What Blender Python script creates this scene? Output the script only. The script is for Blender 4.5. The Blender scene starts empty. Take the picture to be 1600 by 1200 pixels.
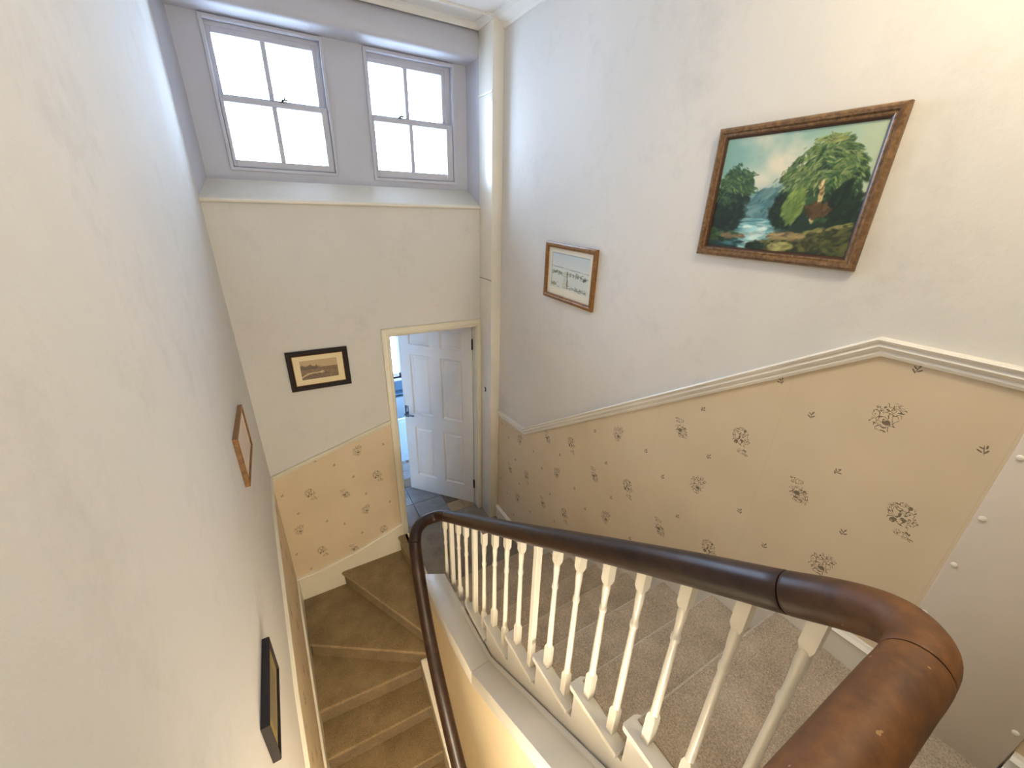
import bpy, bmesh, math, random
import numpy as np
from mathutils import Vector, Matrix
random.seed(4)
C = bpy.context.scene
COL = C.collection

# ------------------------------------------------------------------ camera
cam_d = bpy.data.cameras.new('camera')
cam = bpy.data.objects.new('camera', cam_d)
COL.objects.link(cam)
R0 = (0.8658555, -0.49960463, 0.02625752)
R1 = (-0.17761632, -0.35604082, -0.91743522)
R2 = (0.46770363, 0.78970257, -0.39701784)
cam.matrix_world = Matrix(((R0[0], -R1[0], -R2[0], 0.0),
                           (R0[1], -R1[1], -R2[1], -3.0903),
                           (R0[2], -R1[2], -R2[2], 2.9284),
                           (0, 0, 0, 1)))
cam_d.sensor_width = 36.0
cam_d.lens = 630.77 * 36.0 / 1600.0
cam_d.clip_start = 0.02
C.camera = cam

# ------------------------------------------------------------------ sky and lamps
w = bpy.data.worlds.new('overcast_sky')
C.world = w
w.use_nodes = True
bg = w.node_tree.nodes['Background']
bg.inputs[0].default_value = (0.54, 0.73, 1.0, 1)
bg.inputs[1].default_value = 27.0

def lamp(name, loc, power, col, radius):
    d = bpy.data.lights.new(name, 'POINT')
    d.energy = power
    d.color = col
    d.shadow_soft_size = radius
    o = bpy.data.objects.new(name, d)
    o.location = loc
    COL.objects.link(o)
    return o
lamp('hall_lamp', (0.98, -2.98, 3.84), 34.0, (1.0, 0.85, 0.60), 0.12)
lamp('lower_hall_lamp', (0.12, -3.2, 0.75), 88.0, (1.0, 0.88, 0.68), 0.12)

def portal(loc, sx, sy, rot):
    d = bpy.data.lights.new('window_portal', 'AREA')
    d.shape = 'RECTANGLE'
    d.size = sx
    d.size_y = sy
    d.cycles.is_portal = True
    o = bpy.data.objects.new('window_portal', d)
    o.location = loc
    o.rotation_euler = rot
    COL.objects.link(o)
portal((0.207, 0.34, 3.48), 0.62, 0.76, (math.radians(-90), 0, 0))
portal((1.062, 0.34, 3.47), 0.62, 0.76, (math.radians(-90), 0, 0))
portal((1.117, 1.93, 1.18), 0.34, 0.68, (math.radians(-90), 0, 0))

C.view_settings.view_transform = 'Standard'
C.view_settings.look = 'None'
C.view_settings.exposure = -0.04
C.view_settings.gamma = 1.0
C.view_settings.use_curve_mapping = False

# ------------------------------------------------------------------ materials
def lin(c):
    return tuple(((v / 255.0) / 12.92 if v / 255.0 <= 0.04045 else ((v / 255.0 + 0.055) / 1.055) ** 2.4) for v in c)

class NT:
    """small wrapper for building node trees"""
    def __init__(self, name, rough=0.6):
        self.m = bpy.data.materials.new(name)
        self.m.use_nodes = True
        self.t = self.m.node_tree
        self.b = self.t.nodes['Principled BSDF']
        self.b.inputs['Roughness'].default_value = rough
    def n(self, typ, **kw):
        nd = self.t.nodes.new(typ)
        for k, v in kw.items():
            setattr(nd, k, v)
        return nd
    def link(self, a, b):
        self.t.links.new(a, b)
    def val(self, sock, v):
        if hasattr(v, 'is_output'):
            self.link(v, sock)
        else:
            sock.default_value = v
    def math(self, op, a, b=0.0, c=0.0):
        nd = self.n('ShaderNodeMath', operation=op)
        self.val(nd.inputs[0], a)
        self.val(nd.inputs[1], b)
        self.val(nd.inputs[2], c)
        return nd.outputs[0]
    def coord(self, kind='Object'):
        return self.n('ShaderNodeTexCoord').outputs[kind]
    def noise(self, scale, detail=3, rough=0.5, vec=None, dist=0.0):
        nd = self.n('ShaderNodeTexNoise')
        nd.inputs['Scale'].default_value = scale
        nd.inputs['Detail'].default_value = detail
        nd.inputs['Roughness'].default_value = rough
        nd.inputs['Distortion'].default_value = dist
        self.link(vec if vec is not None else self.coord(), nd.inputs['Vector'])
        return nd.outputs['Fac']
    def ramp(self, fac, stops):
        nd = self.n('ShaderNodeValToRGB')
        el = nd.color_ramp.elements
        while len(el) < len(stops):
            el.new(0.5)
        for e, (p, c) in zip(el, stops):
            e.position = p
            e.color = (*c, 1)
        self.link(fac, nd.inputs[0])
        return nd.outputs[0]
    def mix(self, fac, a, b):
        nd = self.n('ShaderNodeMix', data_type='RGBA')
        self.val(nd.inputs[0], fac)
        for s, v in ((nd.inputs[6], a), (nd.inputs[7], b)):
            if hasattr(v, 'is_output'):
                self.link(v, s)
            else:
                s.default_value = (*v, 1)
        return nd.outputs[2]
    def color(self, v):
        if hasattr(v, 'is_output'):
            self.link(v, self.b.inputs['Base Color'])
        else:
            self.b.inputs['Base Color'].default_value = (*v, 1)
    def bump(self, h, dist=0.002, strength=0.5):
        nd = self.n('ShaderNodeBump')
        nd.inputs['Strength'].default_value = strength
        nd.inputs['Distance'].default_value = dist
        self.link(h, nd.inputs['Height'])
        self.link(nd.outputs[0], self.b.inputs['Normal'])

def plaster(name, base, dirt=0.0):
    k = NT(name, 0.85)
    k.b.inputs['Specular IOR Level'].default_value = 0.12
    big = k.noise(1.3, 4, 0.6)
    col = k.ramp(big, [(0.35, tuple(v * 0.94 for v in base)), (0.65, base)])
    if dirt:
        # soft grey damp marks and rubbed patches
        n2 = k.noise(2.6, 8, 0.72)
        st = k.ramp(n2, [(0.52, (0.0,) * 3), (0.70, (1.0,) * 3)])
        n3 = k.noise(30, 5, 0.75)
        f = k.math('MULTIPLY', k.math('MULTIPLY', st, n3), dirt)
        col = k.mix(f, col, tuple(v * 0.62 for v in base))
    k.color(col)
    fine = k.noise(140, 2, 0.5)
    mid = k.noise(9, 4, 0.55)
    h = k.math('ADD', k.math('MULTIPLY', fine, 0.12), mid)
    k.bump(h, 0.006, 0.45)
    return k.m

M = {}
M['plaster'] = plaster('cream_plaster', lin((222, 219, 215)), 0.6)
M['ceiling'] = plaster('white_ceiling', lin((232, 230, 226)))

def paint(name, c, rough=0.35, bump=0.25):
    k = NT(name, rough)
    n = k.noise(3.0, 4, 0.6)
    k.color(k.ramp(n, [(0.35, tuple(v * 0.93 for v in c)), (0.65, c)]))
    k.bump(k.noise(60, 3, 0.5), 0.0015, bump)
    return k.m
M['trim'] = paint('white_gloss_paint', lin((236, 230, 218)), 0.3)
M['trimcream'] = paint('cream_gloss_paint', lin((234, 227, 208)), 0.35)
M['door'] = paint('door_paint', lin((226, 224, 222)), 0.4, 0.1)
M['baluster'] = paint('baluster_paint', lin((243, 236, 220)), 0.35)
M['shadedpaint'] = paint('shaded_window_paint', lin((196, 197, 208)), 0.6)  # back-lit shade of frames and recess put into this bluish grey
M['panel'] = paint('panel_paint', lin((217, 205, 190)), 0.5, 0.1)
M['spandrel'] = paint('spandrel_paint', lin((232, 214, 178)), 0.5, 0.3)
M['bath'] = paint('bath_enamel', lin((150, 172, 188)), 0.3, 0.0)
M['bathwall'] = paint('bathroom_wall_paint', lin((74, 108, 138)), 0.5)
M['black'] = paint('black_paint', (0.012, 0.010, 0.010), 0.35, 0.1)
M['brick'] = paint('pale_brick', lin((170, 160, 150)), 0.8, 1.0)

def simple(name, c, rough=0.5, metal=0.0):
    k = NT(name, rough)
    k.color(c)
    k.b.inputs['Metallic'].default_value = metal
    return k.m
M['chrome'] = simple('brushed_chrome', (0.16, 0.18, 0.21), 0.3, 1.0)
M['iron'] = simple('dark_hinge_metal', (0.03, 0.028, 0.026), 0.5, 0.6)
M['bar'] = simple('threshold_bar', lin((225, 205, 165)), 0.35)

def glass():
    k = NT('window_glass')
    t = k.t
    t.nodes.remove(k.b)
    tr = k.n('ShaderNodeBsdfTransparent')
    gl = k.n('ShaderNodeBsdfGlossy')
    gl.inputs['Roughness'].default_value = 0.03
    fr = k.n('ShaderNodeFresnel')
    fr.inputs[0].default_value = 1.3
    mx = k.n('ShaderNodeMixShader')
    k.link(fr.outputs[0], mx.inputs[0])
    k.link(tr.outputs[0], mx.inputs[1])
    k.link(gl.outputs[0], mx.inputs[2])
    k.link(mx.outputs[0], t.nodes['Material Output'].inputs[0])
    return k.m
M['glass'] = glass()

def carpet(name, dark, light):
    k = NT(name, 0.95)
    k.b.inputs['Specular IOR Level'].default_value = 0.1
    k.b.inputs['Sheen Weight'].default_value = 0.15
    a = k.noise(170, 3, 0.65, dist=0.8)
    b = k.noise(7, 4, 0.6)
    f = k.math('ADD', k.math('MULTIPLY', a, 0.75), k.math('MULTIPLY', b, 0.35))
    k.color(k.ramp(f, [(0.36, dark), (0.70, light)]))
    k.bump(k.noise(150, 4, 0.7, dist=1.0), 0.012, 0.9)
    return k.m
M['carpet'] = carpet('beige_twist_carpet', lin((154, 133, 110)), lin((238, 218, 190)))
M['carpetlit'] = carpet('beige_carpet_lit_edge', lin((196, 176, 152)), lin((248, 234, 212)))  # lightened copy of the carpet, light on the nosings put into its colour
M['carpetlowlit'] = carpet('brown_carpet_lit_edge', lin((140, 116, 80)), lin((208, 182, 138)))  # the same for the brown carpet: nosing light as colour
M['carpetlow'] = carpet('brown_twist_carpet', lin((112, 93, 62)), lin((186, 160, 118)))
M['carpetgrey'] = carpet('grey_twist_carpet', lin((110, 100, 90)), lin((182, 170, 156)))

def tile_mat(name, c):
    k = NT(name, 0.35)
    n = k.noise(14, 5, 0.65)
    k.color(k.ramp(n, [(0.3, tuple(v * 0.7 for v in c)), (0.7, c)]))
    k.bump(n, 0.003, 0.3)
    return k.m
M['tile0'] = tile_mat('slate_tile_grey', lin((146, 144, 146)))
M['tile1'] = tile_mat('slate_tile_tan', lin((186, 160, 124)))
M['tile2'] = tile_mat('slate_tile_brown', lin((120, 100, 80)))
M['grout'] = simple('grout', lin((96, 90, 84)), 0.9)

def wood(name, dark, light, scale=(1, 1, 1), rough=0.3, wear=False, worn=(0.2, 0.08, 0.02)):
    k = NT(name, rough)
    mp = k.n('ShaderNodeMapping')
    mp.inputs['Scale'].default_value = scale
    k.link(k.coord(), mp.inputs[0])
    g = k.noise(14, 5, 0.65, mp.outputs[0], 0.6)
    col = k.ramp(g, [(0.35, dark), (0.68, light)])
    if wear:
        sx = k.n('ShaderNodeSeparateXYZ')
        k.link(k.coord(), sx.inputs[0])
        mr = k.n('ShaderNodeMapRange', interpolation_type='SMOOTHSTEP')
        k.link(sx.outputs[1], mr.inputs[0])
        mr.inputs[1].default_value = -2.84
        mr.inputs[2].default_value = -3.06
        nn = k.noise(16, 5, 0.7)
        f = k.math('MULTIPLY', mr.outputs[0], k.ramp(nn, [(0.30, (0.45,) * 3), (0.62, (1.0,) * 3)]))
        wr = k.ramp(k.noise(22, 5, 0.7), [(0.35, tuple(v * 0.55 for v in worn)), (0.7, worn)])
        col = k.mix(f, col, wr)
        spots = k.math('GREATER_THAN', k.noise(55, 2, 0.5), 0.74)
        col = k.mix(k.math('MULTIPLY', k.math('MULTIPLY', spots, mr.outputs[0]), 0.5), col, lin((190, 150, 100)))
        k.link(k.math('MULTIPLY_ADD', mr.outputs[0], 0.22, rough), k.b.inputs['Roughness'])
    k.color(col)
    k.bump(g, 0.0004, 0.2)
    return k.m
M['rail'] = wood('mahogany_handrail', (0.014, 0.005, 0.003), (0.042, 0.015, 0.007), (2, 0.5, 2), 0.36, True, lin((126, 80, 36)))
M['oak'] = wood('oak_frame', lin((88, 64, 42)), lin((140, 108, 72)), (5, 5, 5), 0.3)
M['gilt'] = wood('gold_brown_frame', lin((112, 74, 34)), lin((150, 106, 56)), (3, 3, 3), 0.3)
M['slip'] = simple('dark_frame_slip', lin((66, 40, 28)), 0.4)
M['darkframe'] = wood('dark_mahogany_frame', (0.006, 0.003, 0.0025), (0.02, 0.009, 0.007), (4, 4, 4), 0.7)

def wallpaper():
    """beige paper, sprigs of brown line drawn flowers and small leaf sprigs on a printed repeat"""
    k = NT('floral_wallpaper', 0.6)
    k.b.inputs['Specular IOR Level'].default_value = 0.25
    uv = k.n('ShaderNodeUVMap').outputs[0]
    sp = k.n('ShaderNodeSeparateXYZ')
    k.link(uv, sp.inputs[0])
    u, v = sp.outputs[0], sp.outputs[1]
    H, V = 0.532, 0.612
    def local(du, dv):
        a = k.math('WRAP', k.math('SUBTRACT', u, du), H / 2, -H / 2)
        b = k.math('WRAP', k.math('SUBTRACT', v, dv), V / 2, -V / 2)
        return a, b
    def ell(a, b, cx, cy, rx, ry, rot=0.0):
        a = k.math('SUBTRACT', a, cx)
        b = k.math('SUBTRACT', b, cy)
        if rot:
            c, s = math.cos(rot), math.sin(rot)
            a, b = (k.math('ADD', k.math('MULTIPLY', a, c), k.math('MULTIPLY', b, s)),
                    k.math('SUBTRACT', k.math('MULTIPLY', b, c), k.math('MULTIPLY', a, s)))
        return k.math('ADD', k.math('POWER', k.math('ABSOLUTE', k.math('DIVIDE', a, rx)), 2.0),
                      k.math('POWER', k.math('ABSOLUTE', k.math('DIVIDE', b, ry)), 2.0))
    def inside(e, lim=1.0):
        return k.math('LESS_THAN', e, lim)
    # line drawn curls: contour lines of a smooth noise, the same in every repeat
    tot = None
    solid = None
    def acc(cur, x):
        return x if cur is None else k.math('MAXIMUM', cur, x)
    def box_(a, b, cx, cy, rx, ry, skew):
        a = k.math('SUBTRACT', k.math('SUBTRACT', a, cx), k.math('MULTIPLY', b, skew))
        b = k.math('SUBTRACT', b, cy)
        return k.math('ADD', k.math('POWER', k.math('ABSOLUTE', k.math('DIVIDE', a, rx)), 3.0),
                      k.math('POWER', k.math('ABSOLUTE', k.math('DIVIDE', b, ry)), 3.0))
    for q, ((du, dv), parts, eye) in enumerate((
            ((0.0, 0.0), [(0.0, 0.0, 0.035, 0.045, 0.12)], (0.006, -0.018)),
            ((-0.153, 0.227), [(0.010, -0.014, 0.034, 0.032, -0.2), (-0.022, 0.036, 0.024, 0.013, 0.3)], (0.004, -0.010)),
            ((0.140, 0.31), [(-0.006, 0.018, 0.037, 0.038, -0.15), (0.016, -0.044, 0.027, 0.013, 0.1)], None))):
        a, b = local(du, dv)
        cv = k.n('ShaderNodeCombineXYZ')
        k.link(a, cv.inputs[0])
        k.link(b, cv.inputs[1])
        cv.inputs[2].default_value = 0.37 * q + 0.11
        nz = k.noise(56, 0.3, 0.5, cv.outputs[0], 0.9)
        ln = k.math('LESS_THAN', k.math('ABSOLUTE', k.math('WRAP', k.math('MULTIPLY', nz, 5.0), 0.5, -0.5)), 0.17)
        wob = k.math('MULTIPLY', k.math('SUBTRACT', k.noise(48, 1, 0.5, cv.outputs[0]), 0.5), 2.6)
        ms = None
        for p in parts:
            ms = acc(ms, inside(k.math('ADD', box_(a, b, *p), wob)))
        tot = acc(tot, k.math('MULTIPLY', ms, ln))
        if eye:
            solid = acc(solid, inside(k.math('ADD', ell(a, b, eye[0], eye[1], 0.010, 0.009), wob)))
    for (du, dv), rot in (((0.02, 0.165), 0.0), ((-0.19, -0.083), 0.2), ((-0.06, 0.37), -0.4), ((-0.32, 0.0), 0.5)):
        a, b = local(du, dv)
        for (cx, cy, rx, ry, rr) in ((0.001, 0.0, 0.0012, 0.014, -0.2), (-0.006, -0.006, 0.0022, 0.007, 0.7),
                                     (0.007, -0.003, 0.0022, 0.007, -0.9), (-0.005, 0.004, 0.002, 0.006, 0.8),
                                     (0.004, 0.010, 0.0022, 0.006, -0.4)):
            solid = acc(solid, inside(ell(a, b, cx, cy, rx, ry, rr + rot)))
    ink = k.math('MAXIMUM', tot, solid)
    paper = k.ramp(k.noise(2.2, 3, 0.5), [(0.35, lin((213, 195, 166))), (0.65, lin((222, 204, 176)))])
    # vertical seams between the lengths of paper
    sm = k.math('LESS_THAN', k.math('ABSOLUTE', k.math('WRAP', k.math('SUBTRACT', u, 0.25), H / 2, -H / 2)), 0.0012)
    paper = k.mix(k.math('MULTIPLY', sm, 0.14), paper, lin((186, 150, 110)))
    k.color(k.mix(k.math('MULTIPLY', ink, 0.85), paper, lin((96, 80, 62))))
    k.bump(k.noise(12, 3, 0.5), 0.004, 0.25)
    return k.m
M['paper'] = wallpaper()

def art_mat(name):
    k = NT(name, 0.45)
    a = k.n('ShaderNodeAttribute', attribute_name='print')
    k.link(a.outputs['Color'], k.b.inputs['Base Color'])
    return k.m
M['oil'] = art_mat('oil_on_canvas')
M['print'] = art_mat('paper_print')

# ------------------------------------------------------------------ mesh helpers
class MB:
    def __init__(self):
        self.v, self.f, self.mi = [], [], []
    def add(self, vs, fs, mi=0):
        o = len(self.v)
        self.v += [tuple(p) for p in vs]
        self.f += [tuple(i + o for i in f) for f in fs]
        self.mi += [mi] * len(fs)
        return self
    def box(self, a, b, mi=0):
        x0, y0, z0 = a
        x1, y1, z1 = b
        vs = [(x0, y0, z0), (x1, y0, z0), (x1, y1, z0), (x0, y1, z0), (x0, y0, z1), (x1, y0, z1), (x1, y1, z1), (x0, y1, z1)]
        return self.add(vs, [(3, 2, 1, 0), (4, 5, 6, 7), (0, 1, 5, 4), (1, 2, 6, 5), (2, 3, 7, 6), (3, 0, 4, 7)], mi)
    def loft(self, A, B, mi=0):
        n = len(A)
        fs = [tuple(range(n))[::-1], tuple(range(n, 2 * n))]
        fs += [(i, (i + 1) % n, n + (i + 1) % n, n + i) for i in range(n)]
        return self.add(list(A) + list(B), fs, mi)
    def prism(self, poly, z0, z1, mi=0):
        return self.loft([(x, y, z0) for x, y in poly], [(x, y, z1) for x, y in poly], mi)
    def secx(self, sec, x0, x1, mi=0):
        return self.loft([(x0, y, z) for y, z in sec], [(x1, y, z) for y, z in sec], mi)
    def secy(self, sec, y0, y1, mi=0):
        return self.loft([(x, y0, z) for x, z in sec], [(x, y1, z) for x, z in sec], mi)
    def rings(self, rings, cap=True, mi=0):
        n = len(rings[0])
        vs = [p for r in rings for p in r]
        fs = []
        for k in range(len(rings) - 1):
            for i in range(n):
                fs.append((k * n + i, k * n + (i + 1) % n, (k + 1) * n + (i + 1) % n, (k + 1) * n + i))
        if cap:
            fs.append(tuple(range(n))[::-1])
            fs.append(tuple((len(rings) - 1) * n + i for i in range(n)))
        return self.add(vs, fs, mi)
    def build(self, name, mats, parent=None, bevel=0.0, segs=2, smooth=False, angle=30):
        me = bpy.data.meshes.new(name)
        me.from_pydata(self.v, [], self.f)
        mats = mats if isinstance(mats, (list, tuple)) else [mats]
        for m in mats:
            me.materials.append(m)
        me.polygons.foreach_set('material_index', self.mi)
        bm = bmesh.new()
        bm.from_mesh(me)
        bmesh.ops.recalc_face_normals(bm, faces=bm.faces)
        if bevel:
            ed = [e for e in bm.edges if len(e.link_faces) == 2 and e.calc_face_angle(0) > math.radians(25)]
            bmesh.ops.bevel(bm, geom=ed, offset=bevel, segments=segs, profile=0.5, affect='EDGES', clamp_overlap=True)
        bm.to_mesh(me)
        bm.free()
        o = bpy.data.objects.new(name, me)
        COL.objects.link(o)
        if parent:
            o.parent = parent
        if smooth or bevel:
            me.shade_smooth()
            me.set_sharp_from_angle(angle=math.radians(angle))
        return o

def struct(o):
    o['kind'] = 'structure'
    return o

def thing(name, label, cat, loc=(0, 0, 0), group=None):
    o = bpy.data.objects.new(name, None)
    o.location = loc
    o.empty_display_size = 0.05
    COL.objects.link(o)
    o['label'] = label
    o['category'] = cat
    if group:
        o['group'] = group
    return o

def put(o, parent):
    """parent keeping world place (parents are unrotated empties)"""
    o.parent = parent
    o.matrix_parent_inverse = Matrix.Translation(parent.location).inverted()
    return o

def sweep(path, nrm, prof, vertical_ends=True):
    """profile (d off the wall, h across) swept along a polyline lying in a wall plane, mitred"""
    P = [Vector(p) for p in path]
    nrm = Vector(nrm)
    perps = []
    for i in range(len(P) - 1):
        t = (P[i + 1] - P[i]).normalized()
        q = nrm.cross(t)
        if q.z < 0:
            q = -q
        perps.append(q)
    rings = []
    for i, p in enumerate(P):
        if i == 0 or i == len(P) - 1:
            q = perps[0] if i == 0 else perps[-1]
            if vertical_ends and q.z > 0.3:
                q = Vector((0, 0, 1 / q.z))
        else:
            a, b = perps[i - 1], perps[i]
            m = (a + b).normalized()
            q = m / max(0.3, m.dot(a))
        rings.append([p + nrm * d + q * h for d, h in prof])
    return rings

# ------------------------------------------------------------------ levels
XL, XR = -0.28, 1.575
L0 = 0.03
RISE, GO = 0.17575, 0.253
TOP = 1.436
def lev(k):
    return L0 + RISE * k
def nos(k):
    return -2.64 + GO * (8 - k)
CEIL = 4.05

# ------------------------------------------------------------------ the shell
# end wall, with the door opening and the window recess
wb = MB()
wb.box((XL - 0.15, 0, -2.2), (0.70, 0.17, 2.94))
wb.box((0.70, 0, 2.0), (1.455, 0.17, 2.94))
wb.box((1.455, 0, -2.2), (XR + 0.15, 0.17, 2.94))
wb.box((0.70, 0, -2.2), (1.455, 0.17, -0.02))
# beam over the recess with a rounded lower edge
beam = [(0.36, 4.2), (0.36, 3.855), (0.165, 3.86), (0.045, 3.866), (0.022, 3.871), (0.008, 3.881), (0.0, 3.898), (-0.002, 3.93), (0.004, 4.0), (0.02, 4.02), (0.02, 4.2)]
wf = MB()
wf.secx(beam, XL - 0.15, XR + 0.15)
# splayed reveals
wf.prism([(XL - 0.15, 0), (XL, 0), (-0.232, 0.17), (-0.232, 0.36), (XL - 0.15, 0.36)], 2.94, 3.90)
wf.prism([(XR + 0.15, 0), (1.492, 0), (1.468, 0.17), (1.468, 0.36), (XR + 0.15, 0.36)], 2.94, 3.90)
wall_back = struct(wb.build('wall_back', M['plaster'], smooth=True, angle=40))
# the wall round the two windows
for a, b in (((-0.232, 2.90), (-0.086, 3.86)), ((0.503, 2.90), (0.766, 3.86)), ((1.36, 2.90), (1.468, 3.86)),
             ((-0.086, 2.90), (0.503, 3.117)), ((0.766, 2.90), (1.36, 3.106)), ((-0.086, 3.84), (0.503, 3.86)), ((0.766, 3.838), (1.36, 3.86))):
    wf.box((a[0], 0.17, a[1]), (b[0], 0.36, b[1]))
struct(wf.build('wall_back', M['shadedpaint'], smooth=True, angle=40))  # beam, reveals and window wall: darker colour stands in for their weaker light
# uneven brick edges outside the panes
for (bx, zs) in ((1.340, 3.12), (0.476, 3.12)):
    for i in range(10):
        d = random.uniform(-0.012, 0.012)
        b = MB().box((bx + d + (0.02 if i % 2 else 0), 0.37, zs + i * 0.075), (bx + 0.16, 0.47, zs + i * 0.075 + 0.066)).build('brick', M['brick'], wall_back, bevel=0.004, segs=1)

wl = MB()
wl.box((XL - 0.15, -6.1, -2.2), (XL, 0.0, CEIL + 0.1))
wall_left = struct(wl.build('wall_left', M['plaster']))
wr = MB()
wr.box((XR, -6.1, -2.2), (XR + 0.15, 0.0, CEIL + 0.1))
wall_right = struct(wr.build('wall_right', M['plaster']))
struct(MB().box((XL - 0.15, -6.25, -2.2), (XR + 0.15, -6.1, CEIL + 0.1)).build('wall_front', M['plaster']))
struct(MB().box((XL - 0.15, -6.25, CEIL), (XR + 0.15, 0.36, CEIL + 0.12)).build('ceiling', M['ceiling']))
# boxed pillar in the corner by the door
pb = MB()
pb.box((1.49, -0.212, L0), (XR, -0.0, CEIL))
pillar = struct(pb.build('wall_pillar', M['trim'], bevel=0.004))
MB().box((1.484, -0.216, 3.643), (1.49, -0.0, 3.657)).build('bead', M['trim'], pillar, bevel=0.003)
MB().box((1.4892, -0.2122, 2.404), (1.4905, -0.004, 2.409)).build('joint', M['slip'], pillar)
def disc(axis_x, y, z, r, d, n=20):
    return [[(axis_x + dd, y + rr * math.cos(2 * math.pi * i / n), z + rr * math.sin(2 * math.pi * i / n)) for i in range(n)] for dd, rr in d]
MB().rings(disc(1.49, -0.098, 1.428, 0, [(0.0, 0.022), (-0.003, 0.022), (-0.004, 0.020)])).build('bolt_hole', M['black'], pillar)
MB().rings(disc(1.49, -0.086, 1.428, 0, [(0.0, 0.019), (-0.005, 0.019), (-0.007, 0.015)])).build('plug', M['trim'], pillar, smooth=True)

# cornice
prof_c = [(0.0, 0.0), (0.012, -0.0), (0.02, 0.018), (0.06, 0.045), (0.09, 0.05), (0.09, 0.062), (0.0, 0.062)]
cm = MB()
cm.rings(sweep([(XR, -6.05, CEIL - 0.062), (XR, -0.212, CEIL - 0.062)], (-1, 0, 0), prof_c))
cm.rings(sweep([(1.49, -0.212, CEIL - 0.03), (1.49, -0.02, CEIL - 0.03)], (-1, 0, 0), [(d * 0.5, h * 0.5) for d, h in prof_c]))
cm.rings(sweep([(XL, 0.0, CEIL - 0.03), (1.49, 0.0, CEIL - 0.03)], (0, -1, 0), [(d * 0.5, h * 0.5) for d, h in prof_c]))
cm.box((XL, -0.20, CEIL - 0.012), (1.46, -0.185, CEIL))
struct(cm.build('trim_1', M['ceiling']))

# sloping window board
sb = MB()
sb.secx([(-0.022, 2.925), (-0.026, 2.935), (-0.022, 2.945), (0.0, 2.952), (0.172, 3.055), (0.172, 2.93), (0.0, 2.922)], XL, 1.49)
struct(sb.build('trim_2', M['trim'], bevel=0.002))

# ------------------------------------------------------------------ windows
def window(name, x0, x1, z0, z1, glz, mun_up, mun_lo, lockx):
    """glz: upper glass (x0,x1,z0,z1), lower glass"""
    w_ = MB()
    y0, y1 = 0.168, 0.28
    t = 0.014
    # staff bead round the opening, standing proud of the wall
    for a, b in (((x0 - t, z0 - t), (x0 + 0.004, z1 + t)), ((x1 - 0.004, z0 - t), (x1 + t, z1 + t)),
                 ((x0, z0 - t), (x1, z0 + 0.004)), ((x0, z1 - 0.004), (x1, z1 + t))):
        w_.box((a[0], y0 - 0.014, a[1]), (b[0], y0 + 0.02, b[1]))
    # box frame
    (ux0, ux1, uz0, uz1), (lx0, lx1, lz0, lz1) = glz
    for a, b in (((x0, z0), (ux0 - 0.022, z1)), ((ux1 + 0.022, z0), (x1, z1)), ((x0, z1 - 0.022), (x1, z1)), ((x0, z0), (x1, z0 + 0.012))):
        w_.box((a[0], y0 + (0.035 if b[1] - a[1] > 0.1 else 0.037), a[1]), (b[0], y1, b[1]))
    for a, b in (((x0, z0), (ux0 - 0.004, z1)), ((ux1 + 0.004, z0), (x1, z1)), ((x0, uz1 + 0.004), (x1, z1)), ((x0, z0), (x1, lz0 - 0.004))):
        w_.box((a[0], 0.258 if b[1] - a[1] > 0.1 else 0.260, a[1]), (b[0], 0.30, b[1]))
    root = struct(w_.build(name, M['shadedpaint'], bevel=0.003, segs=1))
    def sash(gl, mun, yy, dep, bx0, bx1, bz0, bz1):
        gx0, gx1, gz0, gz1 = gl
        s = MB()
        s.box((bx0, yy, bz0), (gx0, yy + dep, bz1))
        s.box((gx1, yy, bz0), (bx1, yy + dep, bz1))
        s.box((gx0, yy, bz0), (gx1, yy + dep, gz0))
        s.box((gx0, yy, gz1), (gx1, yy + dep, bz1))
        so = s.build('sash', M['shadedpaint'], root, bevel=0.003, segs=1)
        MB().box((mun - 0.013, yy + 0.004, gz0), (mun + 0.013, yy + dep - 0.004, gz1)).build('glazing_bar', M['shadedpaint'], so, bevel=0.003, segs=1)
        for a, b in ((gx0, mun), (mun, gx1)):
            MB().box((a, yy + 0.018, gz0), (b, yy + 0.021, gz1)).build('pane', M['glass'], so)
        return so
    sash(glz[0], mun_up, 0.212, 0.04, x0 + 0.006, x1 - 0.006, uz0 - 0.034, z1 - 0.012)
    lo = sash(glz[1], mun_lo, 0.170, 0.04, x0 + 0.006, x1 - 0.006, z0 + 0.006, lz1 + 0.030)
    k = MB()
    zt = lz1 + 0.030
    k.box((lockx - 0.022, 0.172, zt), (lockx + 0.022, 0.21, zt + 0.006))
    k.box((lockx - 0.006, 0.176, zt + 0.006), (lockx + 0.006, 0.205, zt + 0.016))
    k.box((lockx - 0.002, 0.172, zt + 0.010), (lockx + 0.028, 0.182, zt + 0.018))
    k.box((lockx + 0.008, 0.174, zt + 0.016), (lockx + 0.015, 0.182, zt + 0.036))
    k.build('sash_fastener', M['iron'], root, bevel=0.0015, segs=1)
    return root
window('window_1', -0.086, 0.503, 3.117, 3.840, ((-0.056, 0.458, 3.503, 3.789), (-0.062, 0.460, 3.162, 3.460)), 0.182 + 0.012, 0.196, 0.248)
window('window_2', 0.766, 1.360, 3.106, 3.838, ((0.790, 1.296, 3.498, 3.790), (0.789, 1.308, 3.160, 3.455)), 1.037, 1.043, 0.97)

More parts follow.
